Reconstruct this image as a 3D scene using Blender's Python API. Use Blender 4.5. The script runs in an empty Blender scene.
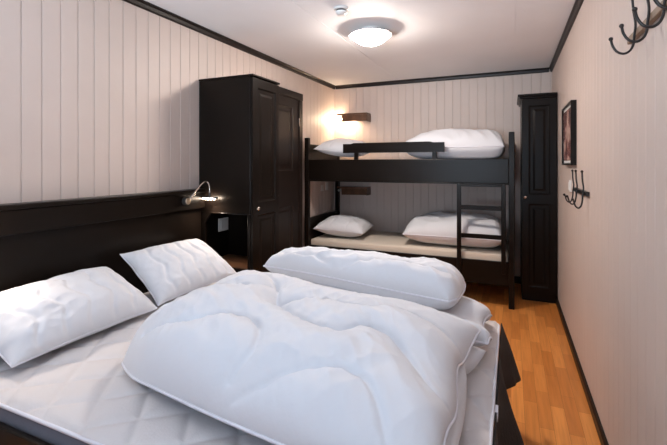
import bpy, bmesh, math, random
from mathutils import Vector, Matrix, noise

SC = bpy.context.scene
COL = SC.collection
PI = math.pi

# ------------------------------------------------------------------ camera
cam_d = bpy.data.cameras.new('camera')
cam = bpy.data.objects.new('camera', cam_d)
COL.objects.link(cam)
cam.location = (0, 0, 1.33)
cam.rotation_euler = (PI / 2, 0, math.atan(177.5 / 405))
cam_d.sensor_width = 36
cam_d.lens = 405 / 667 * 36
cam_d.shift_y = -58.5 / 667
cam_d.clip_start = 0.02
SC.camera = cam

# ------------------------------------------------------------------ light and exposure
W = bpy.data.worlds.new('World')
SC.world = W
W.use_nodes = True
W.node_tree.nodes['Background'].inputs[0].default_value = (0.62, 0.78, 1.0, 1)
W.node_tree.nodes['Background'].inputs[1].default_value = 1.0

ld = bpy.data.lights.new('window_daylight', 'AREA')
ld.shape = 'RECTANGLE'
ld.size, ld.size_y = 1.7, 1.3
ld.energy = 14
ld.color = (0.40, 0.70, 1.0)
lo = bpy.data.objects.new('window_daylight', ld)
COL.objects.link(lo)
lo.location = (-0.85, -1.42, 1.55)
lo.rotation_euler = (PI / 2 - 0.12, 0, 0)
# unseen fill light added outside the window, aimed up to brighten the ceiling
gd_ = bpy.data.lights.new('ceiling_fill', 'AREA')
gd_.shape = 'RECTANGLE'
gd_.size, gd_.size_y = 1.7, 1.0
gd_.energy = 98
gd_.spread = 1.5
gd_.color = (0.72, 0.86, 1.0)
go_ = bpy.data.objects.new('ceiling_fill', gd_)
COL.objects.link(go_)
go_.location = (-0.85, -2.0, 0.75)
go_.rotation_euler = (PI / 2 + 0.48, 0, 0)

DOME = 128.0          # ceiling lamp emission
TUBE = 200.0          # bunk shelf lamp tube
LED = 130.0           # reading lamp beads
SC.view_settings.view_transform = 'Standard'
SC.view_settings.look = 'None'
SC.view_settings.exposure = 0.22
SC.view_settings.gamma = 1.0
SC.view_settings.use_curve_mapping = False

# ------------------------------------------------------------------ materials
def mat(name, col, rough=0.5, metal=0.0, spec=0.5, bump=None, var=None, emit=None, sheen=0):
    m = bpy.data.materials.new(name)
    m.use_nodes = True
    nt = m.node_tree
    b = nt.nodes['Principled BSDF']
    b.inputs['Base Color'].default_value = (*col, 1)
    b.inputs['Roughness'].default_value = rough
    b.inputs['Metallic'].default_value = metal
    b.inputs['Specular IOR Level'].default_value = spec
    if sheen:
        b.inputs['Sheen Weight'].default_value = sheen
    tc = nt.nodes.new('ShaderNodeTexCoord')
    if var:
        scale, amt = var
        n = nt.nodes.new('ShaderNodeTexNoise')
        n.inputs['Scale'].default_value = scale
        n.inputs['Detail'].default_value = 4
        nt.links.new(tc.outputs['Object'], n.inputs['Vector'])
        r = nt.nodes.new('ShaderNodeValToRGB')
        r.color_ramp.elements[0].color = tuple(c * (1 - amt) for c in col) + (1,)
        r.color_ramp.elements[1].color = tuple(min(1, c * (1 + amt)) for c in col) + (1,)
        r.color_ramp.elements[0].position = 0.3
        r.color_ramp.elements[1].position = 0.7
        nt.links.new(n.outputs['Fac'], r.inputs['Fac'])
        nt.links.new(r.outputs['Color'], b.inputs['Base Color'])
    if bump:
        scale, st = bump
        n = nt.nodes.new('ShaderNodeTexNoise')
        n.inputs['Scale'].default_value = scale
        n.inputs['Detail'].default_value = 3
        nt.links.new(tc.outputs['Object'], n.inputs['Vector'])
        bp = nt.nodes.new('ShaderNodeBump')
        bp.inputs['Strength'].default_value = st
        bp.inputs['Distance'].default_value = 0.01
        nt.links.new(n.outputs['Fac'], bp.inputs['Height'])
        nt.links.new(bp.outputs['Normal'], b.inputs['Normal'])
    if emit:
        b.inputs['Emission Color'].default_value = (*emit[0], 1)
        b.inputs['Emission Strength'].default_value = emit[1]
    return m

M = {}
M['wall'] = mat('painted_panel', (0.62, 0.52, 0.47), 0.5, bump=(60, 0.04), var=(3, 0.03))
M['ceiling'] = mat('ceiling_paint', (0.88, 0.875, 0.89), 0.7, var=(2, 0.02))
M['black'] = mat('black_lacquer', (0.0080, 0.0055, 0.0042), 0.30, spec=0.15, bump=(25, 0.05))
M['trim'] = mat('dark_stained_trim', (0.015, 0.010, 0.0085), 0.4, spec=0.25)
M['brown'] = mat('brown_stained_wood', (0.12, 0.055, 0.026), 0.4, var=(12, 0.3))
M['bronze'] = mat('light_brown_rail', (0.20, 0.125, 0.075), 0.5, var=(20, 0.15))
M['linen'] = mat('white_bedding', (0.68, 0.69, 0.73), 0.75, bump=(45, 0.10), sheen=0.15)
M['pad'] = mat('quilted_cotton', (0.62, 0.585, 0.585), 0.85, bump=(120, 0.12))
M['ticking'] = mat('mattress_side', (0.15, 0.15, 0.18), 0.9, bump=(90, 0.2))
M['sheet'] = mat('cream_mattress', (0.66, 0.58, 0.49), 0.9, bump=(80, 0.15))
M['piping'] = mat('white_piping', (0.72, 0.72, 0.78), 0.7)
M['cloth'] = mat('black_cloth', (0.018, 0.014, 0.013), 0.9, bump=(70, 0.2))
M['iron'] = mat('black_iron', (0.02, 0.016, 0.015), 0.32, metal=0.3)
M['steel'] = mat('brushed_steel', (0.62, 0.56, 0.50), 0.25, metal=1.0)
M['brass'] = mat('aged_brass', (0.50, 0.40, 0.30), 0.35, metal=0.8)
M['plastic'] = mat('white_plastic', (0.80, 0.79, 0.77), 0.35)
M['darkplastic'] = mat('dark_plastic', (0.02, 0.02, 0.02), 0.4)
M['lampwhite'] = mat('white_enamel', (0.72, 0.70, 0.68), 0.4)
M['dome'] = mat('opal_glass', (0.9, 0.9, 0.88), 0.3, emit=((1.0, 0.89, 0.80), DOME))
M['tube'] = mat('lit_tube', (0.9, 0.9, 0.85), 0.3, emit=((1.0, 0.76, 0.50), TUBE))
M['led'] = mat('lit_led', (0.9, 0.9, 0.85), 0.3, emit=((1.0, 0.80, 0.62), LED))
M['tubeoff'] = mat('unlit_tube', (0.5, 0.5, 0.48), 0.3)
M['slot'] = mat('dark_socket_hole', (0.03, 0.03, 0.03), 0.5)

def floor_mat():
    m = bpy.data.materials.new('oak_parquet')
    m.use_nodes = True
    nt = m.node_tree
    b = nt.nodes['Principled BSDF']
    tc = nt.nodes.new('ShaderNodeTexCoord')
    mp = nt.nodes.new('ShaderNodeMapping')
    mp.inputs['Rotation'].default_value = (0, 0, PI / 2)
    nt.links.new(tc.outputs['Object'], mp.inputs['Vector'])
    br = nt.nodes.new('ShaderNodeTexBrick')
    br.offset = 0.37
    br.inputs['Color1'].default_value = (0.84, 0.335, 0.085, 1)
    br.inputs['Color2'].default_value = (0.55, 0.185, 0.040, 1)
    br.inputs['Mortar'].default_value = (0.36, 0.125, 0.03, 1)
    br.inputs['Scale'].default_value = 1
    br.inputs['Mortar Size'].default_value = 0.0008
    br.inputs['Bias'].default_value = 0.0
    br.inputs['Brick Width'].default_value = 0.36
    br.inputs['Row Height'].default_value = 0.066
    nt.links.new(mp.outputs['Vector'], br.inputs['Vector'])
    mp2 = nt.nodes.new('ShaderNodeMapping')
    mp2.inputs['Scale'].default_value = (60, 3, 1)
    nt.links.new(tc.outputs['Object'], mp2.inputs['Vector'])
    n = nt.nodes.new('ShaderNodeTexNoise')
    n.inputs['Scale'].default_value = 1
    n.inputs['Detail'].default_value = 5
    nt.links.new(mp2.outputs['Vector'], n.inputs['Vector'])
    mx = nt.nodes.new('ShaderNodeMix')
    mx.data_type = 'RGBA'
    mx.blend_type = 'MULTIPLY'
    mx.inputs[0].default_value = 0.45
    nt.links.new(br.outputs['Color'], mx.inputs[6])
    r = nt.nodes.new('ShaderNodeValToRGB')
    r.color_ramp.elements[0].color = (0.6, 0.55, 0.5, 1)
    r.color_ramp.elements[0].position = 0.3
    r.color_ramp.elements[1].color = (1, 1, 1, 1)
    r.color_ramp.elements[1].position = 0.6
    nt.links.new(n.outputs['Fac'], r.inputs['Fac'])
    nt.links.new(r.outputs['Color'], mx.inputs[7])
    nt.links.new(mx.outputs[2], b.inputs['Base Color'])
    b.inputs['Roughness'].default_value = 0.33
    return m
M['floor'] = floor_mat()

def art_mat():
    m = bpy.data.materials.new('abstract_print')
    m.use_nodes = True
    nt = m.node_tree
    b = nt.nodes['Principled BSDF']
    tc = nt.nodes.new('ShaderNodeTexCoord')
    n = nt.nodes.new('ShaderNodeTexNoise')
    n.inputs['Scale'].default_value = 9
    n.inputs['Detail'].default_value = 5
    nt.links.new(tc.outputs['Object'], n.inputs['Vector'])
    r = nt.nodes.new('ShaderNodeValToRGB')
    e = r.color_ramp.elements
    e[0].position, e[0].color = 0.34, (0.05, 0.02, 0.02, 1)
    e[1].position, e[1].color = 0.66, (0.60, 0.42, 0.36, 1)
    k = e.new(0.5)
    k.color = (0.24, 0.10, 0.09, 1)
    nt.links.new(n.outputs['Fac'], r.inputs['Fac'])
    nt.links.new(r.outputs['Color'], b.inputs['Base Color'])
    b.inputs['Roughness'].default_value = 0.25
    return m
M['art'] = art_mat()

def pane_mat():
    m = bpy.data.materials.new('window_glass')
    m.use_nodes = True
    nt = m.node_tree
    nt.nodes.remove(nt.nodes['Principled BSDF'])
    t = nt.nodes.new('ShaderNodeBsdfTransparent')
    g = nt.nodes.new('ShaderNodeBsdfGlossy')
    g.inputs['Roughness'].default_value = 0.02
    mx = nt.nodes.new('ShaderNodeMixShader')
    mx.inputs[0].default_value = 0.06
    nt.links.new(t.outputs[0], mx.inputs[1])
    nt.links.new(g.outputs[0], mx.inputs[2])
    nt.links.new(mx.outputs[0], nt.nodes['Material Output'].inputs[0])
    return m
M['pane'] = pane_mat()

# ------------------------------------------------------------------ mesh helpers
def obj(name, bm, m, parent=None, smooth=False, angle=None):
    me = bpy.data.meshes.new(name)
    bmesh.ops.recalc_face_normals(bm, faces=bm.faces)
    bm.to_mesh(me)
    bm.free()
    me.materials.append(m)
    o = bpy.data.objects.new(name, me)
    COL.objects.link(o)
    if smooth:
        for p in me.polygons:
            p.use_smooth = True
        if angle:
            me.set_sharp_from_angle(angle=angle)
    if parent:
        o.parent = parent
        o.matrix_parent_inverse = Matrix.Translation(-Vector(parent.location)) if parent.type == 'EMPTY' else Matrix.Translation(-world_loc(parent))
    return o

def world_loc(o):
    return Vector((0, 0, 0)) if o.type == 'MESH' else Vector(o.location)

def thing(name, label, cat, loc, group=None):
    o = bpy.data.objects.new(name, None)
    o.empty_display_size = 0.1
    COL.objects.link(o)
    o.location = loc
    o['label'] = label
    o['category'] = cat
    if group:
        o['group'] = group
    return o

def tag(o, label, cat, group=None):
    o['label'] = label
    o['category'] = cat
    if group:
        o['group'] = group
    return o

def struct(o):
    o['kind'] = 'structure'
    return o

def box(bm, x0, x1, y0, y1, z0, z1, bev=0.0):
    vs = [bm.verts.new((x, y, z)) for x in (x0, x1) for y in (y0, y1) for z in (z0, z1)]
    f = []
    for q in ((0, 1, 3, 2), (4, 6, 7, 5), (0, 4, 5, 1), (2, 3, 7, 6), (0, 2, 6, 4), (1, 5, 7, 3)):
        f.append(bm.faces.new([vs[i] for i in q]))
    if bev > 0:
        ed = list({e for fc in f for e in fc.edges})
        bmesh.ops.bevel(bm, geom=ed, offset=bev, segments=2, affect='EDGES', profile=0.5)

def Bx(x0, x1, y0, y1, z0, z1, bev=0.0):
    bm = bmesh.new()
    box(bm, x0, x1, y0, y1, z0, z1, bev)
    return bm

def prism(bm, pts, d):
    """extrude planar polygon pts by vector d"""
    d = Vector(d)
    a = [bm.verts.new(p) for p in pts]
    b = [bm.verts.new(Vector(p) + d) for p in pts]
    n = len(a)
    bm.faces.new(a)
    bm.faces.new(b[::-1])
    for i in range(n):
        bm.faces.new((a[i], a[(i + 1) % n], b[(i + 1) % n], b[i]))

def tube(bm, pts, r, seg=10, closed=False):
    pts = [Vector(p) for p in pts]
    n = len(pts)
    rr = r if isinstance(r, (list, tuple)) else [r] * n
    rings = []
    up = None
    for i in range(n):
        if closed:
            t = pts[(i + 1) % n] - pts[i - 1]
        else:
            t = pts[min(i + 1, n - 1)] - pts[max(i - 1, 0)]
        t.normalize()
        if up is None:
            up = Vector((0, 0, 1)) if abs(t.z) < 0.9 else Vector((0, 1, 0))
        up = (up - t * up.dot(t))
        if up.length < 1e-5:
            up = t.orthogonal()
        up.normalize()
        s = t.cross(up)
        rings.append([bm.verts.new(pts[i] + rr[i] * (math.cos(2 * PI * k / seg) * up + math.sin(2 * PI * k / seg) * s)) for k in range(seg)])
    for i in range(n if closed else n - 1):
        a, b = rings[i], rings[(i + 1) % n]
        for k in range(seg):
            bm.faces.new((a[k], a[(k + 1) % seg], b[(k + 1) % seg], b[k]))
    if not closed:
        bm.faces.new(rings[0][::-1])
        bm.faces.new(rings[-1])

def lathe(bm, prof, origin, axis='z', seg=32):
    """prof: list of (r, h)"""
    o = Vector(origin)
    ax = {'z': (Vector((1, 0, 0)), Vector((0, 1, 0)), Vector((0, 0, 1))),
          'x': (Vector((0, 1, 0)), Vector((0, 0, 1)), Vector((1, 0, 0))),
          'y': (Vector((1, 0, 0)), Vector((0, 0, 1)), Vector((0, 1, 0)))}[axis]
    rings = []
    for r, h in prof:
        if r < 1e-6:
            rings.append([bm.verts.new(o + ax[2] * h)])
        else:
            rings.append([bm.verts.new(o + ax[2] * h + r * (math.cos(2 * PI * k / seg) * ax[0] + math.sin(2 * PI * k / seg) * ax[1])) for k in range(seg)])
    for a, b in zip(rings, rings[1:]):
        for k in range(seg):
            k2 = (k + 1) % seg
            if len(a) == 1 and len(b) == 1:
                continue
            if len(a) == 1:
                bm.faces.new((a[0], b[k], b[k2]))
            elif len(b) == 1:
                bm.faces.new((a[k], a[k2], b[0]))
            else:
                bm.faces.new((a[k], a[k2], b[k2], b[k]))

def spline(pts, n):
    """Catmull-Rom through pts, n samples"""
    pts = [Vector(p) for p in pts]
    P = [pts[0] * 2 - pts[1]] + pts + [pts[-1] * 2 - pts[-2]]
    m = len(pts) - 1
    out = []
    for i in range(n):
        t = i / (n - 1) * m
        k = min(int(t), m - 1)
        t -= k
        a, b, c, d = P[k:k + 4]
        out.append(0.5 * ((2 * b) + (c - a) * t + (2 * a - 5 * b + 4 * c - d) * t * t + (3 * b - a - 3 * c + d) * t ** 3))
    return out

def panel_frame(axis, pos, out, a0, a1, z0, z1, rail, depth, recess_list, bev=0.012):
    """a door leaf slab with recessed bevelled panels. axis: 'x' -> leaf plane is X=pos; out = +1/-1 facing.
    recess_list: (a0,a1,z0,z1) panels in the leaf plane."""
    bm = bmesh.new()
    As = sorted({a0, a1, *[r[0] for r in recess_list], *[r[1] for r in recess_list]})
    Zs = sorted({z0, z1, *[r[2] for r in recess_list], *[r[3] for r in recess_list]})
    def P(a, z, d):
        q = pos + out * d
        return (q, a, z) if axis == 'x' else (a, q, z)
    vm = {}
    def V(a, z, d):
        k = (round(a, 5), round(z, 5), round(d, 5))
        if k not in vm:
            vm[k] = bm.verts.new(P(a, z, d))
        return vm[k]
    for i in range(len(As) - 1):
        for j in range(len(Zs) - 1):
            ca, cz = (As[i] + As[i + 1]) / 2, (Zs[j] + Zs[j + 1]) / 2
            inside = any(r[0] < ca < r[1] and r[2] < cz < r[3] for r in recess_list)
            if not inside:
                bm.faces.new([V(As[i], Zs[j], 0), V(As[i + 1], Zs[j], 0), V(As[i + 1], Zs[j + 1], 0), V(As[i], Zs[j + 1], 0)])
    for r in recess_list:
        sets = []
        for ins, d in ((0, 0), (bev * 0.35, -0.007), (bev, -0.010), (bev + 0.022, -0.010), (bev + 0.04, -0.004)):
            sets.append([(r[0] + ins, r[2] + ins, d), (r[1] - ins, r[2] + ins, d), (r[1] - ins, r[3] - ins, d), (r[0] + ins, r[3] - ins, d)])
        # first ring must follow the split rim
        for s, t in zip(sets, sets[1:]):
            for k in range(4):
                bm.faces.new([V(*s[k]), V(*s[(k + 1) % 4]), V(*t[(k + 1) % 4]), V(*t[k])])
        bm.faces.new([V(*q) for q in sets[-1]])
    # sides + back
    B = -depth
    c = [(a0, z0), (a1, z0), (a1, z1), (a0, z1)]
    for k in range(4):
        p, q = c[k], c[(k + 1) % 4]
        bm.faces.new([V(*p, 0), V(*q, 0), V(*q, B), V(*p, B)])
    bm.faces.new([V(*p, B) for p in c])
    return bm

# ------------------------------------------------------------------ the room
XL, XR, YB, YF, HT = -2.17, 0.407, 4.97, -1.20, 2.373
WT = 0.10

def grooved(p0, p1, inward, z0, z1, pitch, start, gw=0.008, gd=0.005):
    """tongue-and-groove wall from p0 to p1 (xy) with V grooves on the inward side"""
    p0, p1, inward = Vector((*p0, 0)), Vector((*p1, 0)), Vector((*inward, 0))
    L = (p1 - p0).length
    d = (p1 - p0) / L
    prof = [(0, 0)]
    s = start
    while s < L - 0.02:
        if s > 0.02:
            prof += [(s - gw / 2, 0), (s - gw * 0.15, -gd), (s + gw * 0.15, -gd), (s + gw / 2, 0)]
        s += pitch
    prof.append((L, 0))
    pts = [p0 + d * a + inward * b for a, b in prof]
    back = [p1 - inward * WT, p0 - inward * WT]
    bm = bmesh.new()
    lo_ = [bm.verts.new((p.x, p.y, z0)) for p in pts + back]
    hi_ = [bm.verts.new((p.x, p.y, z1)) for p in pts + back]
    n = len(lo_)
    for i in range(n):
        bm.faces.new((lo_[i], lo_[(i + 1) % n], hi_[(i + 1) % n], hi_[i]))
    bm.faces.new(lo_)
    bm.faces.new(hi_)
    return bm

struct(obj('floor', Bx(XL - WT, XR + WT, YF - WT, YB + WT, -0.08, 0), M['floor']))
# ceiling boards with two thin seams
bm = bmesh.new()
for a, b in ((XL - WT, -1.282), (-1.278, 0.028), (0.032, XR + WT)):
    box(bm, a, b, YF - WT, YB + WT, HT, HT + 0.08)
box(bm, XL - WT, XR + WT, YF - WT, YB + WT, HT + 0.004, HT + 0.09)
struct(obj('ceiling', bm, M['ceiling']))
struct(obj('wall_left', grooved((XL, YF), (XL, YB), (1, 0), 0, HT, 0.0935, 0.051), M['wall']))
struct(obj('wall_right', grooved((XR, YF), (XR, YB), (-1, 0), 0, HT, 0.0935, 0.03, 0.006, 0.0014), M['wall']))
struct(obj('wall_back', grooved((XL - WT, YB), (XR + WT, YB), (0, -1), 0, HT, 0.0935, 0.14), M['wall']))
# front wall behind the photographer, with a window opening
wx0, wx1, wz0, wz1 = -1.62, -0.08, 0.95, 2.12
bm = bmesh.new()
box(bm, XL - WT, wx0, YF - WT, YF, 0, HT)
box(bm, wx1, XR + WT, YF - WT, YF, 0, HT)
box(bm, wx0, wx1, YF - WT, YF, 0, wz0)
box(bm, wx0, wx1, YF - WT, YF, wz1, HT)
struct(obj('wall_front', bm, M['wall']))
bm = bmesh.new()
for a in ((wx0, wx0 + 0.05, wz0, wz1), (wx1 - 0.05, wx1, wz0, wz1), (wx0 + 0.05, wx1 - 0.05, wz0, wz0 + 0.05), (wx0 + 0.05, wx1 - 0.05, wz1 - 0.05, wz1)):
    box(bm, a[0], a[1], YF - 0.08, YF - 0.02, a[2], a[3], 0.004)
box(bm, -0.875, -0.825, YF - 0.08, YF - 0.02, wz0 + 0.05, wz1 - 0.05, 0.004)
win = struct(obj('window_1', bm, M['trim']))
bm = bmesh.new()
box(bm, wx0 + 0.05, -0.875, YF - 0.053, YF - 0.049, wz0 + 0.05, wz1 - 0.05)
box(bm, -0.825, wx1 - 0.05, YF - 0.053, YF - 0.049, wz0 + 0.05, wz1 - 0.05)
obj('pane', bm, M['pane'], win)

# crown trim: a small moulded strip along each wall
def crown(p0, p1, inward):
    p0, p1, w = Vector((*p0, 0)), Vector((*p1, 0)), Vector((*inward, 0))
    prof = [(0, 0), (0.030, 0), (0.030, -0.010), (0.020, -0.018), (0.016, -0.040), (0.010, -0.046), (0, -0.046)]
    bm = bmesh.new()
    pts = [p0 + w * a + Vector((0, 0, HT + b)) for a, b in prof]
    prism(bm, pts, p1 - p0)
    return bm
struct(obj('trim_1', crown((XL, YF), (XL, YB), (1, 0)), M['trim']))
struct(obj('trim_2', crown((XL + .03, YB), (XR - .03, YB), (0, -1)), M['trim']))
struct(obj('trim_3', crown((XR, YB), (XR, YF), (-1, 0)), M['trim']))
struct(obj('trim_4', crown((XL + .03, YF), (XR - .03, YF), (0, 1)), M['trim']))
def base(p0, p1, inward, h=0.055, t=0.016):
    p0, p1, w = Vector((*p0, 0)), Vector((*p1, 0)), Vector((*inward, 0))
    bm = bmesh.new()
    pts = [p0 + w * a + Vector((0, 0, b)) for a, b in ((0, 0), (t, 0), (t, h - 0.012), (t * 0.5, h), (0, h))]
    prism(bm, pts, p1 - p0)
    return bm
struct(obj('baseboard_right', base((XR, YF), (XR, YB), (-1, 0)), M['trim']))
struct(obj('baseboard_back', base((XL + .016, YB), (XR - .016, YB), (0, -1), h=0.075), M['trim']))
struct(obj('baseboard_left', base((XL, 2.70), (XL, 3.19), (1, 0)), M['trim']))
struct(obj('baseboard_front', base((XL + .016, YF), (XR - .016, YF), (0, 1)), M['trim']))

# door in the left wall
bm = bmesh.new()
dy0, dy1, dzt = 3.20, 4.015, 2.11
tw = 0.075
box(bm, XL, XL + 0.035, dy0, dy0 + tw, 0, dzt - tw, 0.004)
box(bm, XL, XL + 0.035, dy1 - tw, dy1, 0, dzt - tw, 0.004)
box(bm, XL, XL + 0.040, dy0, dy1, dzt - tw, dzt, 0.004)
door = struct(obj('door_1', bm, M['trim']))
a0, a1 = dy0 + tw + 0.002, dy1 - tw - 0.002
leaf = panel_frame('x', XL + 0.024, 1, a0, a1, 0.01, dzt - tw - 0.002, 0.1, 0.02,
                   [(a0 + 0.10, a1 - 0.13, 1.26, dzt - tw - 0.10), (a0 + 0.10, a1 - 0.13, 0.20, 0.89)], bev=0.02)
obj('door_leaf', leaf, M['trim'], door)
bm = bmesh.new()
lathe(bm, [(0, 0), (0.025, 0), (0.025, 0.008), (0.01, 0.012), (0.01, 0.04), (0, 0.04)], (XL + 0.024, a0 + 0.05, 1.02), 'x', 20)
tube(bm, [(XL + 0.06, a0 + 0.05, 1.02), (XL + 0.065, a0 + 0.10, 1.02), (XL + 0.062, a0 + 0.17, 1.02)], 0.008, 10)
obj('door_handle', bm, M['steel'], door, True, 0.6)
for z in (0.30, 1.79):
    bm = bmesh.new()
    tube(bm, [(XL + 0.031, a1 + 0.003, z - 0.045), (XL + 0.031, a1 + 0.003, z + 0.045)], 0.008, 10)
    obj('hinge', bm, M['steel'], door, True, 0.6)

# ------------------------------------------------------------------ bed
bed = thing('double_bed', 'wide black wooden double bed with tall headboard against the left wall', 'bed', (-1.05, 1.54, 0))
BX0, BX1, BY0, BY1 = -2.165, -0.052, 0.79, 2.29
bm = bmesh.new()
box(bm, -2.165, -2.125, 0.70, 2.380, 0.10, 1.12, 0.003)
hb = obj('headboard', bm, M['black'], bed)
bm = bmesh.new()
box(bm, -2.125, -2.088, 0.70, 2.380, 1.005, 1.12, 0.004)
obj('headboard_rail', bm, M['black'], bed)
bm = bmesh.new()
box(bm, -2.165, -2.078, 0.69, 2.385, 1.12, 1.145, 0.005)
obj('headboard_cap', bm, M['black'], bed)
obj('side_rail', Bx(-2.125, BX1, 0.782, 0.804, 0.22, 0.46, 0.004), M['black'], bed)
obj('side_rail', Bx(-2.125, BX1, 2.266, 2.288, 0.22, 0.46, 0.004), M['black'], bed)
obj('foot_rail', Bx(BX1 - 0.026, BX1 - 0.002, 0.806, 2.264, 0.22, 0.455, 0.004), M['black'], bed)
obj('slat_base', Bx(-2.12, BX1 - 0.03, 0.806, 2.264, 0.33, 0.365, 0.004), M['trim'], bed)
for x, y in ((-2.06, 0.85), (-2.06, 2.22), (-0.15, 0.85), (-0.15, 2.22)):
    obj('leg', Bx(x - 0.03, x + 0.03, y - 0.03, y + 0.03, 0, 0.33, 0.004), M['black'], bed)

# quilted mattress
mat_t = thing('mattress', 'white diamond-quilted mattress on the black double bed', 'mattress', (-1.05, 1.53, 0.365))
MX0, MX1, MY0, MY1, MZ = -2.115, -0.062, 0.815, 2.255, 0.53
def rounded_rect(x0, x1, y0, y1, r, n=8):
    pts = []
    for cx, cy, a in ((x1 - r, y1 - r, 0), (x0 + r, y1 - r, PI / 2), (x0 + r, y0 + r, PI), (x1 - r, y0 + r, 1.5 * PI)):
        for k in range(n + 1):
            t = a + PI / 2 * k / n
            pts.append((cx + r * math.cos(t), cy + r * math.sin(t)))
    return pts
bm = bmesh.new()
outl = rounded_rect(MX0, MX1, MY0, MY1, 0.045)
rings = []
for z, ins in ((0.367, 0.004), (0.375, 0), (0.490, 0), (0.495, 0.004)):
    rings.append([bm.verts.new((MX0 + ins + (x - MX0) * (1 - 2 * ins / (MX1 - MX0)), MY0 + ins + (y - MY0) * (1 - 2 * ins / (MY1 - MY0)), z)) for x, y in outl])
for a, b in zip(rings, rings[1:]):
    for k in range(len(a)):
        bm.faces.new((a[k], a[(k + 1) % len(a)], b[(k + 1) % len(a)], b[k]))
bm.faces.new(rings[0])
bm.faces.new(rings[-1])
obj('mattress_body', bm, M['ticking'], mat_t, True, 0.7)

def quilt_h(x, y):
    p = 0.155
    u, v = (x * 0.80 + y * 0.60) / p, (x * 0.62 - y * 0.78) / p
    u += 0.03 * noise.noise((x * 7, y * 7, 1)); v += 0.03 * noise.noise((x * 7, y * 7, 5))
    du, dv = abs(u - round(u)) * p, abs(v - round(v)) * p
    d = min(du, dv)
    h = 0.013 * (1 - math.exp(-d / 0.018))
    h += 0.005 * noise.noise((x * 3.2, y * 3.2, 2.2)) + 0.002 * noise.noise((x * 14, y * 9, 7.2))
    return h
bm = bmesh.new()
NX, NY = 300, 210
g = []
r = 0.05
for i in range(NX + 1):
    row = []
    for j in range(NY + 1):
        # squircle-ish mapping keeps rounded corners
        x = MX0 - 0.004 + (MX1 - MX0 + 0.008) * i / NX
        y = MY0 - 0.004 + (MY1 - MY0 + 0.008) * j / NY
        cx = min(max(x, MX0 + r), MX1 - r)
        cy = min(max(y, MY0 + r), MY1 - r)
        dx, dy = x - cx, y - cy
        if dx and dy:
            L = math.hypot(dx, dy)
            mxx = max(abs(dx), abs(dy))
            dx, dy = dx * mxx / L, dy * mxx / L
            x, y = cx + dx, cy + dy
        e = min(x - MX0, MX1 - x, y - MY0, MY1 - y)
        fall = 0.016 * math.exp(-max(e, 0) / 0.016)
        row.append(bm.verts.new((x, y, MZ - 0.013 + quilt_h(x, y) - fall)))
    g.append(row)
for i in range(NX):
    for j in range(NY):
        bm.faces.new((g[i][j], g[i + 1][j], g[i + 1][j + 1], g[i][j + 1]))
rim = [g[i][0] for i in range(NX)] + [g[NX][j] for j in range(NY)] + [g[i][NY] for i in range(NX, 0, -1)] + [g[0][j] for j in range(NY, 0, -1)]
low = [bm.verts.new((v.co.x, v.co.y, 0.497)) for v in rim]
for k in range(len(rim)):
    bm.faces.new((rim[k], rim[(k + 1) % len(rim)], low[(k + 1) % len(rim)], low[k]))
obj('quilted_cover', bm, M['pad'], mat_t, True, 1.0)
bm = bmesh.new()
o2 = rounded_rect(MX0 - 0.006, MX1 + 0.006, MY0 - 0.006, MY1 + 0.006, 0.05)
tube(bm, [(x, y, 0.508) for x, y in o2], 0.006, 8, True)
obj('piping', bm, M['piping'], mat_t, True)
obj('care_tag', Bx(MX1 + 0.004, MX1 + 0.022, 1.455, 1.500, 0.470, 0.502, 0.0), M['piping'], mat_t)

# black bed cover hanging at the foot
bm = bmesh.new()
N, K = 130, 14
ga = []
for i in range(N + 1):
    y = 0.80 + (2.285 - 0.80) * i / N
    row = []
    for k in range(K + 1):
        s = k / K
        ph = (2.27 - y) / 0.52 * 2 * PI
        c = math.cos(ph)
        tri = math.asin(c * 0.97) / math.asin(0.97)
        out = 0.004 + s * (0.040 + 0.052 * tri) + 0.010 * s * noise.noise((y * 5, s * 2, 3))
        yy = y + (0.02 * s if i > N - 8 else 0)
        row.append(bm.verts.new((BX1 + out, yy, 0.50 - s * (0.255 + 0.022 * tri))))
    ga.append(row)
for i in range(N):
    for k in range(K):
        bm.faces.new((ga[i][k], ga[i + 1][k], ga[i + 1][k + 1], ga[i][k + 1]))
bc = tag(obj('bed_skirt', bm, M['cloth'], None, True), 'black cloth hanging in pointed folds over the foot of the double bed', 'bed skirt')
so = bc.modifiers.new('thickness', 'SOLIDIFY')
so.thickness = 0.004
so.offset = 1

# ------------------------------------------------------------------ soft bedding
def warp(t, k=0.75):
    """cluster samples toward +-1"""
    return (1 - k) * t + k * math.sin(t * PI / 2)

def coons(S0, S1, T0, T1, u, v):
    """S0: v=-1 side along u, S1: v=+1, T0: u=-1 side along v, T1: u=+1; u,v in [0,1]"""
    def at(c, t):
        f = t * (len(c) - 1)
        i = min(int(f), len(c) - 2)
        return c[i].lerp(c[i + 1], f - i)
    return ((1 - v) * at(S0, u) + v * at(S1, u) + (1 - u) * at(T0, v) + u * at(T1, v)
            - ((1 - u) * (1 - v) * S0[0] + u * (1 - v) * S0[-1] + (1 - u) * v * S1[0] + u * v * S1[-1]))

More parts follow.
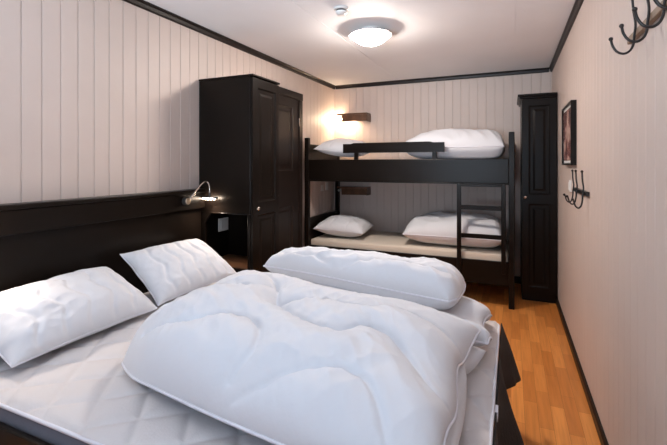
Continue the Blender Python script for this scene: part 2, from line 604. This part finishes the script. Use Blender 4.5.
def pillowy(bm, corners, sides, zfun, thick, n=120, m=90, nu=5, nv=5, lower=0.35, hfun=None, ofs=(0, 0, 0)):
    """closed puffy slab. corners A(u0v0) B(u1v0) C(u1v1) D(u0v1) in plan; sides: optional mid points per side.
    zfun(u,v): height of the seam plane; thick: full loft above it. Returns the seam loop points."""
    A, B, C_, D = [Vector((*c, 0)) for c in corners]
    def side(p, q, mids):
        return spline([p] + [Vector((*k, 0)) for k in mids] + [q], 40)
    S0, S1 = side(A, B, sides.get('S0', [])), side(D, C_, sides.get('S1', []))
    T0, T1 = side(A, D, sides.get('T0', [])), side(B, C_, sides.get('T1', []))
    top, bot = [], []
    for i in range(n + 1):
        rt, rb = [], []
        u = warp(2 * i / n - 1)
        for j in range(m + 1):
            v = warp(2 * j / m - 1)
            p = coons(S0, S1, T0, T1, (u + 1) / 2, (v + 1) / 2)
            pu = nu[0 if u < 0 else 1] if isinstance(nu, tuple) else nu
            pv = nv[0 if v < 0 else 1] if isinstance(nv, tuple) else nv
            e = max(0, (1 - abs(u) ** pu) * (1 - abs(v) ** pv)) ** 0.5
            z0 = zfun(u, v)
            h = hfun(u, v, p.x, p.y) if hfun else 0
            edge = i in (0, n) or j in (0, m)
            vt = bm.verts.new((p.x, p.y, z0 + e * (thick * (1 - lower) + h)))
            rt.append(vt)
            rb.append(vt if edge else bm.verts.new((p.x, p.y, z0 - e * thick * lower)))
        top.append(rt)
        bot.append(rb)
    for i in range(n):
        for j in range(m):
            bm.faces.new((top[i][j], top[i + 1][j], top[i + 1][j + 1], top[i][j + 1]))
            q = [bot[i][j], bot[i][j + 1], bot[i + 1][j + 1], bot[i + 1][j]]
            try:
                bm.faces.new(q)
            except ValueError:
                pass
    loop = [top[i][0] for i in range(n)] + [top[n][j] for j in range(m)] + [top[i][m] for i in range(n, 0, -1)] + [top[0][j] for j in range(m, 0, -1)]
    return [v.co.copy() for v in loop]

def dip(d, w):
    return math.exp(-(d / w) ** 2)

def curve_dist(curve, x, y):
    best = 9
    for (ax, ay), (bx, by) in zip(curve, curve[1:]):
        dx, dy = bx - ax, by - ay
        t = max(0, min(1, ((x - ax) * dx + (y - ay) * dy) / (dx * dx + dy * dy + 1e-9)))
        best = min(best, math.hypot(ax + t * dx - x, ay + t * dy - y))
    return best

def dense(pts, n=28):
    return [(p.x, p.y) for p in spline([Vector((*q, 0)) for q in pts], n)]

def wrinkle(x, y, ang, fx, fy, seed):
    c, s = math.cos(ang), math.sin(ang)
    a, b = x * c + y * s, -x * s + y * c
    return noise.noise((a * fx, b * fy, seed))

# --- near duvet -----------------------------------------------------------
near = thing('duvet', 'large folded white duvet nearest the camera, spread over the double bed', 'duvet', (-0.8, 1.3, 0.53), 'white duvets')
seams_near = [dense(p) for p in (
    [(-1.10, 1.68), (-0.95, 1.55), (-0.86, 1.40), (-0.70, 1.27), (-0.54, 1.20), (-0.43, 1.28), (-0.315, 1.23), (-0.20, 1.11), (-0.12, 1.09)],
    [(-0.76, 0.90), (-0.63, 0.94), (-0.52, 1.00), (-0.42, 1.03), (-0.34, 1.0), (-0.27, 0.91), (-0.22, 0.80)],
    [(-1.25, 1.10), (-1.05, 1.13), (-0.93, 1.20), (-0.80, 1.17), (-0.72, 1.05), (-0.74, 0.95)],
    [(-1.40, 1.50), (-1.22, 1.42), (-1.05, 1.47), (-0.96, 1.55)],
    [(-0.86, 1.40), (-0.70, 1.48), (-0.52, 1.44), (-0.36, 1.50), (-0.14, 1.46)],
)]
def h_near(u, v, x, y):
    h = 0.0
    for c in seams_near:
        d = curve_dist(c, x, y)
        h -= 0.020 * dip(d, 0.010) + 0.026 * dip(d, 0.055)
    h += 0.016 * noise.noise((x * 2.6, y * 2.6, 4.0))
    g1 = max(0, noise.noise((x * 3.5, y * 3.5, 12.0)) + 0.25)
    h += 0.026 * g1 * (0.35 - abs(wrinkle(x, y, 1.2, 13, 3.5, 2.0)))
    h += 0.026 * max(0, 0.6 - g1) * (0.35 - abs(wrinkle(x, y, 2.4, 15, 4, 6.0)))
    h += 0.012 * (0.3 - abs(wrinkle(x, y, 0.6, 22, 9, 16.0)))
    h += 0.075 * math.exp(-((x + 1.17) ** 2 + (y - 1.72) ** 2) / 0.05)
    h += 0.04 * math.exp(-((x + 1.15) ** 2 + (y - 1.35) ** 2) / 0.05)
    h -= 0.035 * max(0, u) ** 2
    return h
bm = bmesh.new()
pillowy(bm, [(-0.75, 0.99), (-0.125, 0.90), (-0.088, 1.69), (-0.75, 1.69)],
        {'T1': [(-0.125, 1.15), (-0.135, 1.42), (-0.15, 1.55)]},
        lambda u, v: 0.585 + 0.02 * math.sin(v * 7) * max(0, u) ** 3, 0.10, 70, 60, 8, 8, 0.45)
obj('lower_fold', bm, M['linen'], near, True)
bm = bmesh.new()
lp = pillowy(bm, [(-1.375, 1.105), (-0.145, 0.82), (-0.112, 1.70), (-1.40, 1.93)],
             {'T0': [(-1.445, 1.28), (-1.44, 1.56)], 'S0': [(-1.24, 1.035), (-1.09, 0.985), (-0.69, 0.90)],
              'T1': [(-0.145, 1.0), (-0.140, 1.17), (-0.158, 1.34), (-0.150, 1.50)],
              'S1': [(-1.0, 1.85), (-0.6, 1.74)]},
             lambda u, v: 0.560 + 0.095 * ((u + 1) / 2) ** 1.5 + 0.018 * math.sin(v * 8) * max(0, u) ** 4, 0.25, 300, 230, (2.4, 6), (3.2, 4), 0.16, h_near)
obj('upper_fold', bm, M['linen'], near, True)
bm = bmesh.new()
tube(bm, lp[::4], 0.005, 6, True)
obj('piping', bm, M['piping'], near, True)

# --- far duvet ------------------------------------------------------------
far = thing('duvet', 'folded white duvet rolled along the far side of the double bed, next to the bunk', 'duvet', (-0.7, 1.95, 0.53), 'white duvets')
seams_far = [dense(p) for p in (
    [(-1.20, 2.04), (-1.0, 2.0), (-0.8, 1.93), (-0.55, 2.0), (-0.32, 1.94), (-0.15, 1.97)],
    [(-1.10, 2.16), (-0.85, 2.10), (-0.6, 2.15), (-0.4, 2.08), (-0.2, 2.10)],
)]
def h_far(u, v, x, y):
    h = 0.0
    for c in seams_far:
        d = curve_dist(c, x, y)
        h -= 0.018 * dip(d, 0.011) + 0.018 * dip(d, 0.05)
    h += 0.014 * noise.noise((x * 4.2, y * 4.2, 9.0))
    h += 0.024 * (0.35 - abs(wrinkle(x, y, 0.5, 13, 4, 3.0)))
    h += 0.018 * (0.35 - abs(wrinkle(x, y, 1.7, 18, 6, 23.0)))
    h -= 0.03 * max(0, -u) ** 2
    return h
bm = bmesh.new()
lf = pillowy(bm, [(-1.20, 1.98), (-0.085, 1.73), (-0.125, 2.215), (-1.20, 2.20)],
             {'S0': [(-0.9, 1.90), (-0.6, 1.80)], 'T1': [(-0.075, 1.80), (-0.115, 1.93), (-0.085, 2.07)]},
             lambda u, v: 0.605 + 0.02 * math.sin(v * 6) * max(0, u) ** 3, 0.14, 90, 70, 8, 7, 0.45,
             lambda u, v, x, y: 0.010 * noise.noise((x * 5, y * 5, 3)))
obj('lower_fold', bm, M['linen'], far, True)
bm = bmesh.new()
tube(bm, lf[::3], 0.005, 6, True)
obj('piping', bm, M['piping'], far, True)
bm = bmesh.new()
lp = pillowy(bm, [(-1.32, 2.0), (-0.245, 1.80), (-0.235, 2.17), (-1.30, 2.18)],
             {'T1': [(-0.21, 1.88), (-0.205, 2.07)], 'S0': [(-0.95, 1.95), (-0.5, 1.85)]},
             lambda u, v: 0.735, 0.20, 170, 100, 7, 3.2, 0.38, h_far)
obj('upper_fold', bm, M['linen'], far, True)
bm = bmesh.new()
tube(bm, lp[::4], 0.005, 6, True)
obj('piping', bm, M['piping'], far, True)

# --- pillows ----------------------------------------------------------------
def pillow(name, label, corners, thick, seed, channels=6, group='white pillows', n=110, m=80, lower=0.4):
    """corners BL BR TR TL (3-D): u runs along BL->BR"""
    BL, BR, TR, TL = [Vector(c) for c in corners]
    nrm = (BR - BL).cross(TL - BL).normalized()
    if nrm.z < 0:
        nrm = -nrm
    t = thing(name, label, 'pillow', (BL + BR + TR + TL) / 4, group)
    bm = bmesh.new()
    top, bot = [], []
    for i in range(n + 1):
        rt, rb = [], []
        u = warp(2 * i / n - 1)
        for j in range(m + 1):
            v = warp(2 * j / m - 1)
            uu = u * (1 - 0.045 * (1 - v * v)) 
            vv = v * (1 - 0.07 * (1 - u * u))
            a, b = (uu + 1) / 2, (vv + 1) / 2
            p = (1 - a) * (1 - b) * BL + a * (1 - b) * BR + a * b * TR + (1 - a) * b * TL
            e = max(0, (1 - abs(u) ** 2.6) * (1 - abs(v) ** 2.6)) ** 0.54
            wv = u + 0.05 * math.sin(v * 7 + seed) 
            ch = (wv + 1) / 2 * channels
            d = abs(ch - round(ch)) / channels * 2
            k = round(ch)
            groove = dip(d, 0.040) * (0.7 + 0.3 * noise.noise((k * 1.7, v * 2, seed))) if 0 < k < channels else 0
            h = thick * e * (1 + 0.10 * noise.noise((u * 2.2, v * 2.2, seed)) + 0.05 * noise.noise((u * 6, v * 5, seed + 3)))
            h -= 0.024 * groove * min(1, e * 2.0)
            h += 0.010 * e ** 0.5 * (0.3 - abs(noise.noise((u * 5 + v * 1.5, v * 4 - u, seed + 8)))) * (0.4 + abs(v) + abs(u)) 
            edge = i in (0, n) or j in (0, m)
            off = 0.010 * noise.noise((u * 3, v * 3, seed + 5)) * (abs(u) ** 6 + abs(v) ** 6) / 2
            vt = bm.verts.new(p + nrm * (h * (1 - lower) + off))
            rt.append(vt)
            rb.append(vt if edge else bm.verts.new(p - nrm * (thick * e * lower - off)))
        top.append(rt)
        bot.append(rb)
    for i in range(n):
        for j in range(m):
            bm.faces.new((top[i][j], top[i + 1][j], top[i + 1][j + 1], top[i][j + 1]))
            try:
                bm.faces.new((bot[i][j], bot[i][j + 1], bot[i + 1][j + 1], bot[i + 1][j]))
            except ValueError:
                pass
    lp = [top[i][0].co.copy() for i in range(n)] + [top[n][j].co.copy() for j in range(m)] + [top[i][m].co.copy() for i in range(n, 0, -1)] + [top[0][j].co.copy() for j in range(m, 0, -1)]
    obj('pillow_body', bm, M['linen'], t, True)
    bm = bmesh.new()
    tube(bm, lp[::3], 0.003, 6, True)
    obj('piping', bm, M['piping'], t, True)
    return t

pillow('pillow', 'white pillow at the near end of the headboard, closest to the camera',
       [(-1.70, 0.90, 0.575), (-1.72, 1.595, 0.565), (-2.035, 1.535, 0.765), (-2.04, 0.84, 0.745)], 0.20, 1.3)
pillow('pillow', 'white pillow leaning on the headboard under the gooseneck reading lamp',
       [(-1.735, 1.615, 0.57), (-1.66, 2.21, 0.595), (-2.035, 2.235, 0.80), (-2.04, 1.625, 0.815)], 0.19, 5.1)

# ------------------------------------------------------------------ reading lamp on the headboard
def reading_lamp(label, dy):
    rl = thing('reading_lamp', label, 'lamp', (-2.088, 2.17 + dy, 1.075), 'headboard reading lamps')
    bm = bmesh.new()
    lathe(bm, [(0, 0.0), (0.030, 0.0), (0.030, 0.022), (0.026, 0.030), (0.0, 0.030)], (-2.0875, 2.175 + dy, 1.072), 'x', 28)
    lb = obj('lamp_base', bm, M['darkplastic'], rl, True, 0.6)
    bm = bmesh.new()
    lathe(bm, [(0, 0.0), (0.024, 0.0), (0.022, 0.004), (0.0, 0.005)], (-2.0575, 2.175 + dy, 1.072), 'x', 28)
    obj('lamp_face', bm, M['brass'], rl, True, 0.6)
    bm = bmesh.new()
    tube(bm, spline([(-2.055, 2.19 + dy, 1.085), (-2.05, 2.23 + dy, 1.125), (-2.045, 2.29 + dy, 1.180), (-2.038, 2.335 + dy, 1.202), (-2.030, 2.352 + dy, 1.185), (-2.026, 2.357 + dy, 1.15), (-2.025, 2.357 + dy, 1.115)], 30), 0.0062, 10)
    obj('gooseneck', bm, M['steel'], rl, True)
    bm = bmesh.new()
    lathe(bm, [(0, 0), (0.006, 0), (0.009, -0.01), (0.009, -0.03), (0, -0.03)], (-2.025, 2.357 + dy, 1.118), 'z', 16)
    tube(bm, [(-2.098, 2.357 + dy, 1.084), (-1.955, 2.357 + dy, 1.084)], 0.007, 10)
    hd = obj('lamp_head', bm, M['darkplastic'], rl, True, 0.6)
    for k in range(5):
        bm = bmesh.new()
        bmesh.ops.create_uvsphere(bm, u_segments=12, v_segments=8, radius=0.0085, matrix=Matrix.Translation((-2.090 + k * 0.026, 2.360 + dy, 1.076)))
        obj('led', bm, M['led'], hd, True)
    sp = bpy.data.lights.new('reading_light', 'SPOT')
    sp.energy = 5.5
    sp.spot_size = 2.6
    sp.spot_blend = 0.6
    sp.shadow_soft_size = 0.02
    sp.color = (1.0, 0.82, 0.66)
    so_ = bpy.data.objects.new('reading_light', sp)
    COL.objects.link(so_)
    so_.location = (-2.015, 2.350 + dy, 1.062)
    so_.rotation_euler = (-0.35, -0.30, 0)
reading_lamp('small gooseneck reading lamp on the headboard beside the wardrobe', 0.0)
reading_lamp('small gooseneck reading lamp at the near end of the headboard', -1.42)

# ------------------------------------------------------------------ wardrobe by the bed
wd = thing('wardrobe', 'tall black wardrobe with an open bedside niche beside the double bed', 'wardrobe', (-1.92, 2.58, 0))
WX0, WX1, WY0, WY1, WZ = -2.165, -1.698, 2.40, 2.76, 1.957
NB, NZ0, NZ1 = 2.735, 0.575, 0.970
FX = -1.680
bm = bmesh.new()
box(bm, WX0, WX1, WY0, WY1, NZ1, WZ, 0.003)                     # upper closed body
box(bm, WX0, WX1, WY0, WY1, 0.06, NZ0, 0.003)                   # lower body, its top is the niche shelf
box(bm, WX0, WX1, NB, WY1, NZ0, NZ1)                            # niche back
box(bm, WX0, -2.152, WY0 + 0.02, NB, NZ0, NZ1)                  # niche side against the wall
box(bm, WX0, -2.106, WY0, WY0 + 0.02, NZ0, NZ1)                 # strip by the wall
box(bm, WX1 - 0.02, WX1, WY0, NB, NZ0, NZ1)                     # side behind the door
prism(bm, [(-2.106, WY0, 0.894), (-2.049, WY0, NZ1), (-2.106, WY0, NZ1)], (0, 0.02, 0))
box(bm, WX0, WX1 - 0.03, WY0 + 0.02, WY1, 0.0, 0.06)            # plinth
obj('wardrobe_body', bm, M['black'], wd)
ns = obj('niche_shelf', Bx(-2.151, WX1 - 0.021, WY0 + 0.002, NB - 0.001, NZ0 + 0.0005, NZ0 + 0.006), M['brown'], wd)
ns['label'] = 'brown wooden shelf in the niche'
bm = bmesh.new()
box(bm, WX0, FX + 0.008, WY0 - 0.004, WY1 + 0.004, WZ, WZ + 0.014, 0.004)
obj('top_board', bm, M['black'], wd)
bm = bmesh.new()                                                # rounded lipping round the niche
tube(bm, [(-2.106, WY0, 0.60), (-2.106, WY0, 0.894), (-2.049, WY0, NZ1 - 0.002), (WX1 - 0.022, WY0, NZ1 - 0.002)], 0.005, 8)
tube(bm, [(WX1 - 0.020, WY0 + 0.002, NZ0), (WX1 - 0.020, WY0 + 0.002, NZ1)], 0.005, 8)
obj('niche_edging', bm, M['black'], wd, True)
dr = obj('door', panel_frame('x', FX, 1, WY0 + 0.006, WY1 - 0.006, 0.07, WZ - 0.008, 0.05, 0.017,
         [(WY0 + 0.068, WY1 - 0.052, 1.05, WZ - 0.075), (WY0 + 0.068, WY1 - 0.052, 0.13, 0.96)]), M['black'], wd)
bm = bmesh.new()
lathe(bm, [(0, 0), (0.006, 0), (0.006, 0.012), (0.014, 0.02), (0.014, 0.028), (0.008, 0.033), (0, 0.033)], (FX, WY0 + 0.085 - 0.045, 1.010), 'x', 20)
obj('knob', bm, M['steel'], dr, True, 0.7)

def switch(name, label, cx, cy, cz, axis, out, w=0.08, h=0.08, group=None, rocker=True):
    t = thing(name, label, 'switch' if rocker else 'socket', (cx, cy, cz), group)
    def bb(a0, a1, z0, z1, d0, d1, bev):
        p, q = sorted((out * d0, out * d1))
        if axis == 'x':
            return Bx(cx + p, cx + q, cy + a0, cy + a1, cz + z0, cz + z1, bev)
        return Bx(cx + a0, cx + a1, cy + p, cy + q, cz + z0, cz + z1, bev)
    obj('cover_plate', bb(-w / 2, w / 2, -h / 2, h / 2, 0.0005, 0.010, 0.003), M['plastic'], t)
    if rocker:
        obj('rocker', bb(-w * 0.32, w * 0.32, -h * 0.34, h * 0.34, 0.0105, 0.016, 0.002), M['plastic'], t)
    else:
        bm = bmesh.new()
        o = {'x': (cx + out * 0.0105, cy, cz), 'y': (cx, cy + out * 0.0105, cz)}[axis]
        lathe(bm, [(0.018, 0), (0.020, 0), (0.020, out * 0.003), (0.018, out * 0.003), (0.018, 0)], o, axis, 20)
        obj('socket_ring', bm, M['plastic'], t, True, 0.7)
        bm = bmesh.new()
        for s in (-1, 1):
            c = (o[0], o[1] + s * 0.009, o[2]) if axis == 'x' else (o[0] + s * 0.009, o[1], o[2])
            lathe(bm, [(0, 0), (0.003, 0), (0.003, out * 0.0006), (0, out * 0.0006)], c, axis, 10)
        obj('socket_holes', bm, M['slot'], t)
    return t
switch('light_switch', 'white switch plate inside the bedside niche of the wardrobe', -2.152, 2.662, 0.839, 'x', 1, 0.12, 0.105)
switch('wall_socket', 'white wall socket above the lower bunk, left of its neighbour', XL, 4.585, 1.030, 'x', 1, 0.08, 0.08, 'bunk wall fittings', False)
switch('wall_socket', 'white wall switch above the lower bunk, nearer the corner', XL, 4.725, 1.045, 'x', 1, 0.075, 0.10, 'bunk wall fittings', True)
switch('light_switch', 'white switch plate on the right wall beside the small hook rack', XR, 3.45, 1.167, 'x', -1, 0.085, 0.085)

# ------------------------------------------------------------------ bunk bed
bk = thing('bunk_bed', 'black wooden bunk bed along the back wall', 'bunk bed', (-1.05, 4.5, 0))
KX0, KX1, KY0, KY1 = -2.128, 0.030, 4.04, 4.955
PW = 0.05
for x in (KX0, KX1 - PW):
    for y in (KY0, KY1 - PW):
        obj('post', Bx(x, x + PW, y, y + PW, 0, 1.625 if y == KY0 else 1.56, 0.005), M['black'], bk)
def rail(y, z0, z1, t=0.03):
    return Bx(KX0 + PW, KX1 - PW, y, y + t, z0, z1, 0.004)
obj('upper_side_rail', rail(KY0 + 0.004, 1.150, 1.378), M['black'], bk)
obj('upper_side_rail', rail(KY1 - 0.034, 1.150, 1.378), M['black'], bk)
obj('lower_side_rail', rail(KY0 + 0.004, 0.205, 0.425), M['black'], bk)
obj('lower_side_rail', rail(KY1 - 0.034, 0.205, 0.425), M['black'], bk)
obj('rail_moulding', Bx(KX0 + PW, KX1 - PW, KY0 - 0.002, KY0 + 0.02, 1.138, 1.150, 0.002), M['black'], bk)
for x in (KX0 + 0.01, KX1 - 0.04):
    obj('upper_end_board', Bx(x, x + 0.03, KY0 + PW, KY1 - PW, 1.15, 1.555, 0.004), M['black'], bk)
    obj('lower_end_board', Bx(x, x + 0.03, KY0 + PW, KY1 - PW, 0.205, 0.72, 0.004), M['black'], bk)
obj('upper_slat_base', Bx(KX0 + PW, KX1 - PW, KY0 + 0.036, KY1 - 0.036, 1.20, 1.225), M['trim'], bk)
obj('lower_slat_base', Bx(KX0 + PW, KX1 - PW, KY0 + 0.036, KY1 - 0.036, 0.33, 0.355), M['trim'], bk)
# guard board
bm = bmesh.new()
gy = KY0 - 0.018
prism(bm, [(-1.652, gy, 1.447), (-0.592, gy, 1.447), (-0.592, gy, 1.543), (-0.70, gy, 1.543), (-0.73, gy, 1.552), (-1.53, gy, 1.552), (-1.56, gy, 1.543), (-1.652, gy, 1.543)], (0, 0.022, 0))
gd = obj('guard_board', bm, M['brown'], bk)
gd.data.materials[0] = M['black']
for x in (-1.535, -0.712):
    obj('guard_upright', Bx(x, x + 0.045, KY0 + 0.0045, KY0 + 0.030, 1.378, 1.50, 0.003), M['black'], gd)
# ladder
bm = bmesh.new()
box(bm, -0.475, -0.435, KY0 - 0.022, KY0 + 0.003, 0.32, 1.150, 0.004)
ldr = obj('ladder', bm, M['black'], bk)
obj('ladder_upright', Bx(-0.083, -0.043, KY0 - 0.022, KY0 + 0.003, 0.32, 1.150, 0.004), M['black'], ldr)
for z in (0.655, 0.922):
    obj('rung', Bx(-0.435, -0.083, KY0 - 0.020, KY0 + 0.002, z - 0.024, z + 0.018, 0.004), M['black'], ldr)
obj('ladder_top_bar', Bx(-0.435, -0.083, KY0 - 0.020, KY0 + 0.002, 1.118, 1.140, 0.004), M['black'], ldr)

def slab_mattress(label, z0, z1, m, x0=KX0 + PW + 0.004, x1=KX1 - PW - 0.004):
    t = thing('bunk_mattress', label, 'mattress', ((x0 + x1) / 2, 4.5, z0), 'bunk mattresses')
    bm = bmesh.new()
    box(bm, x0, x1, KY0 + 0.038, KY1 - 0.038, z0, z1, 0.02)
    obj('mattress_body', bm, m, t, True, 0.9)
    return t
slab_mattress('thin cream mattress on the lower bunk', 0.357, 0.487, M['sheet'])
slab_mattress('white mattress on the upper bunk behind the black rail', 1.227, 1.37, M['pad'])

pillow('pillow', 'white pillow at the left end of the lower bunk',
       [(-2.065, 4.13, 0.595), (-1.47, 4.15, 0.575), (-1.50, 4.62, 0.60), (-2.06, 4.66, 0.63)], 0.22, 2.2, channels=3, lower=0.45)
pillow('pillow', 'white pillow at the left end of the upper bunk, beside the lit shelf lamp',
       [(-2.05, 4.11, 1.50), (-1.47, 4.12, 1.44), (-1.48, 4.62, 1.50), (-2.05, 4.66, 1.57)], 0.20, 7.7, channels=3, lower=0.4)

def bunk_duvet(label, x0, x1, z, thick, seed, fold=True):
    t = thing('duvet', label, 'duvet', ((x0 + x1) / 2, 4.5, z), 'white duvets')
    y0, y1 = KY0 + 0.06, KY1 - 0.08
    def hf(u, v, x, y):
        h = 0.045 * noise.noise((x * 3.5, y * 3.5, seed)) + 0.045 * (0.3 - abs(wrinkle(x, y, 0.7, 9, 4, seed)))
        for q in (-0.35, 0.3):
            h -= 0.022 * dip(v - q - 0.12 * math.sin(u * 4 + seed), 0.07)
        return h
    bm = bmesh.new()
    lp = pillowy(bm, [(x0, y0), (x1, y0 + 0.01), (x1, y1), (x0 + 0.03, y1)], {'T0': [(x0 - 0.02, (y0 + y1) / 2)]},
                 lambda u, v: z + thick * 0.4 , thick, 110, 70, (3.5, 9), 3.2, 0.40, hf)
    obj('duvet_body', bm, M['linen'], t, True)
    bm = bmesh.new()
    tube(bm, lp[::4], 0.005, 6, True)
    obj('piping', bm, M['piping'], t, True)
    return t
bunk_duvet('white folded duvet on the lower bunk behind the ladder', -1.02, -0.075, 0.490, 0.30, 3.3)
bunk_duvet('white folded duvet on the upper bunk near its right post', -1.04, -0.06, 1.373, 0.31, 8.3)

# ------------------------------------------------------------------ shelf lamps on the back wall
def shelf_lamp(label, z, on):
    t = thing('shelf_lamp', label, 'lamp', (-1.82, YB, z), 'bunk shelf lamps')
    bm = bmesh.new()
    prism(bm, [(-2.01, YB - 0.001, z + 0.085), (-1.655, YB - 0.001, z + 0.085), (-1.655, YB - 0.155, z + 0.085), (-2.055, YB - 0.175, z + 0.085)], (0, 0, 0.020))
    obj('top_board', bm, M['brown'], t)
    bm = bmesh.new()
    prism(bm, [(-1.995, YB - 0.155, z), (-1.665, YB - 0.140, z + 0.004), (-1.665, YB - 0.152, z + 0.084), (-1.995, YB - 0.168, z + 0.084)], (0, 0.014, 0))
    obj('front_board', bm, M['brown'], t)
    obj('end_board', Bx(-1.665, -1.652, YB - 0.150, YB - 0.001, z, z + 0.084, 0.002), M['brown'], t)
    bm = bmesh.new()
    tube(bm, [(-2.075, YB - 0.085, z + 0.050), (-1.86, YB - 0.085, z + 0.050)], 0.013, 12)
    obj('lamp_tube', bm, M['tube'] if on else M['tubeoff'], t, True, 0.7)
    obj('lamp_holder', Bx(-1.86, -1.82, YB - 0.10, YB - 0.001, z + 0.02, z + 0.07, 0.003), M['plastic'], t)
    return t
shelf_lamp('lit brown wooden shelf lamp on the back wall above the upper bunk', 1.872, True)
shelf_lamp('unlit dark wooden shelf lamp on the back wall above the lower bunk', 0.935, False)

# ------------------------------------------------------------------ narrow cabinet in the right corner
nc = thing('tall_cabinet', 'tall narrow black cabinet in the back right corner', 'cabinet', (0.25, 4.67, 0))
CX0, CX1, CY0, CY1 = 0.095, 0.400, 4.38, 4.965
bm = bmesh.new()
box(bm, CX0, CX1, CY0, CY1, 0.07, 1.965, 0.003)
obj('cabinet_body', bm, M['black'], nc)
obj('plinth', Bx(CX0 + 0.004, CX1, CY0 + 0.006, CY1, 0, 0.07), M['black'], nc)
bm = bmesh.new()
prism(bm, [(0, 0, 0), (0, -0.022, 0), (0, -0.022, -0.006), (0, -0.030, -0.012), (0, -0.045, -0.030), (0, -0.045, -0.045), (0, 0, -0.045)], (0, 0, 0.001))
bm.free()
bm = bmesh.new()
box(bm, CX0 - 0.035, CX1, CY0 - 0.042, CY1, 1.985, 2.008, 0.004)
box(bm, CX0 - 0.018, CX1, CY0 - 0.026, CY1, 1.965, 1.985, 0.004)
obj('cornice', bm, M['black'], nc)
cd = obj('door', panel_frame('y', CY0 - 0.020, -1, CX0 + 0.004, CX1 - 0.004, 0.075, 1.960, 0.05, 0.019,
         [(0.157, 0.340, 1.035, 1.895), (0.157, 0.340, 0.135, 0.945)], bev=0.016), M['black'], nc)
bm = bmesh.new()
lathe(bm, [(0, 0), (0.006, 0), (0.006, -0.012), (0.012, -0.018), (0.012, -0.026), (0.006, -0.03), (0, -0.03)], (0.126, CY0 - 0.020, 1.010), 'y', 20)
obj('knob', bm, M['steel'], cd, True, 0.7)

# ------------------------------------------------------------------ picture
pc = thing('framed_picture', 'small dark-framed reddish abstract picture on the right wall', 'picture', (XR, 3.43, 1.55))
py0, py1, pz0, pz1 = 3.165, 3.695, 1.322, 1.765
bm = bmesh.new()
fw = 0.014
for a in ((py0, py0 + fw, pz0, pz1), (py1 - fw, py1, pz0, pz1), (py0 + fw, py1 - fw, pz0, pz0 + fw), (py0 + fw, py1 - fw, pz1 - fw, pz1)):
    box(bm, XR - 0.036, XR - 0.001, a[0], a[1], a[2], a[3], 0.002)
obj('frame', bm, M['black'], pc)
obj('mount', Bx(XR - 0.022, XR - 0.006, py0 + fw, py1 - fw, pz0 + fw, pz1 - fw), M['plastic'], pc)
obj('print', Bx(XR - 0.0245, XR - 0.0225, py0 + fw + 0.06, py1 - fw - 0.004, pz0 + fw + 0.02, pz1 - fw - 0.02), M['art'], pc)

# ------------------------------------------------------------------ coat hook racks
def hook(parent, y, z, r, up, drop, reach, tipup, lean=0.0, flare=0.010):
    X = XR - 0.026
    bm = bmesh.new()
    pts = [(X - flare, y + lean, z + up), (X - flare * 0.7, y + lean * 0.8, z + up * 0.88), (X - flare * 0.2, y + lean * 0.3, z + up * 0.55), (X + 0.004, y, z + up * 0.25), (X, y, z),
           (X - 0.002, y, z - drop * 0.45), (X - reach * 0.16, y, z - drop * 0.82), (X - reach * 0.42, y, z - drop), (X - reach * 0.72, y, z - drop * 0.85),
           (X - reach * 0.92, y, z - drop * 0.45), (X - reach, y, z + tipup)]
    sp = spline(pts, 46)
    tube(bm, sp, r, 10)
    o = obj('hook', bm, M['iron'], parent, True, 0.8)
    for p in (sp[0], sp[-1]):
        b2 = bmesh.new()
        bmesh.ops.create_uvsphere(b2, u_segments=12, v_segments=8, radius=r * 1.75, matrix=Matrix.Translation(p))
        obj('hook_tip', b2, M['iron'], o, True)
    return o
r1 = thing('hook_rack', 'large black coat hooks on a light brown rail high on the right wall', 'coat rack', (XR, 1.42, 1.765), 'coat hook racks')
obj('rail', Bx(XR - 0.018, XR - 0.001, 0.90, 1.79, 1.766, 1.791, 0.003), M['bronze'], r1)
for k in range(5):
    hook(r1, 1.662 - 0.147 * k, 1.760, 0.0040, 0.17, 0.054, 0.066, 0.0, 0.0)
r2 = thing('hook_rack', 'small black rack with three curved hooks below the framed picture', 'coat rack', (XR, 2.93, 1.158), 'coat hook racks')
obj('rail', Bx(XR - 0.020, XR - 0.001, 2.67, 3.19, 1.146, 1.172, 0.003), M['iron'], r2)
for y in (3.13, 2.98, 2.73):
    hook(r2, y, 1.158, 0.0046, 0.128, 0.085, 0.052, -0.035, 0.0, 0.004)

# ------------------------------------------------------------------ ceiling fittings
cl = thing('ceiling_lamp', 'round lit white ceiling lamp in the middle of the room', 'lamp', (-0.995, 2.98, HT))
bm = bmesh.new()
lathe(bm, [(0, 0), (0.07, 0), (0.07, -0.030), (0.155, -0.040), (0.165, -0.045), (0.165, -0.052), (0, -0.052)], (-0.995, 2.98, HT - 0.001), 'z', 48)
obj('lamp_base', bm, M['lampwhite'], cl, True, 0.5)
bm = bmesh.new()
prof = [(0.150, -0.0525)]
for k in range(1, 10):
    r = 0.150 * (1 - k / 9)
    prof.append((r, -0.054 - 0.068 * (1 - (r / 0.150) ** 2.4)))
lathe(bm, prof, (-0.995, 2.98, HT - 0.001), 'z', 48)
obj('glass_shade', bm, M['dome'], cl, True)
sd = thing('smoke_detector', 'small white round smoke detector on the ceiling', 'smoke detector', (-1.04, 2.50, HT))
bm = bmesh.new()
lathe(bm, [(0, 0), (0.050, 0), (0.050, -0.010), (0.046, -0.014), (0, -0.014)], (-1.04, 2.50, HT - 0.001), 'z', 32)
obj('mounting_plate', bm, M['lampwhite'], sd, True, 0.5)
bm = bmesh.new()
lathe(bm, [(0, -0.015), (0.034, -0.015), (0.034, -0.024), (0, -0.024)], (-1.04, 2.50, HT - 0.001), 'z', 32)
obj('vent_ring', bm, M['slot'], sd, True, 0.5)
bm = bmesh.new()
lathe(bm, [(0, -0.025), (0.040, -0.025), (0.038, -0.036), (0.026, -0.046), (0, -0.049)], (-1.04, 2.50, HT - 0.001), 'z', 32)
obj('sensor_cap', bm, M['plastic'], sd, True, 0.5)
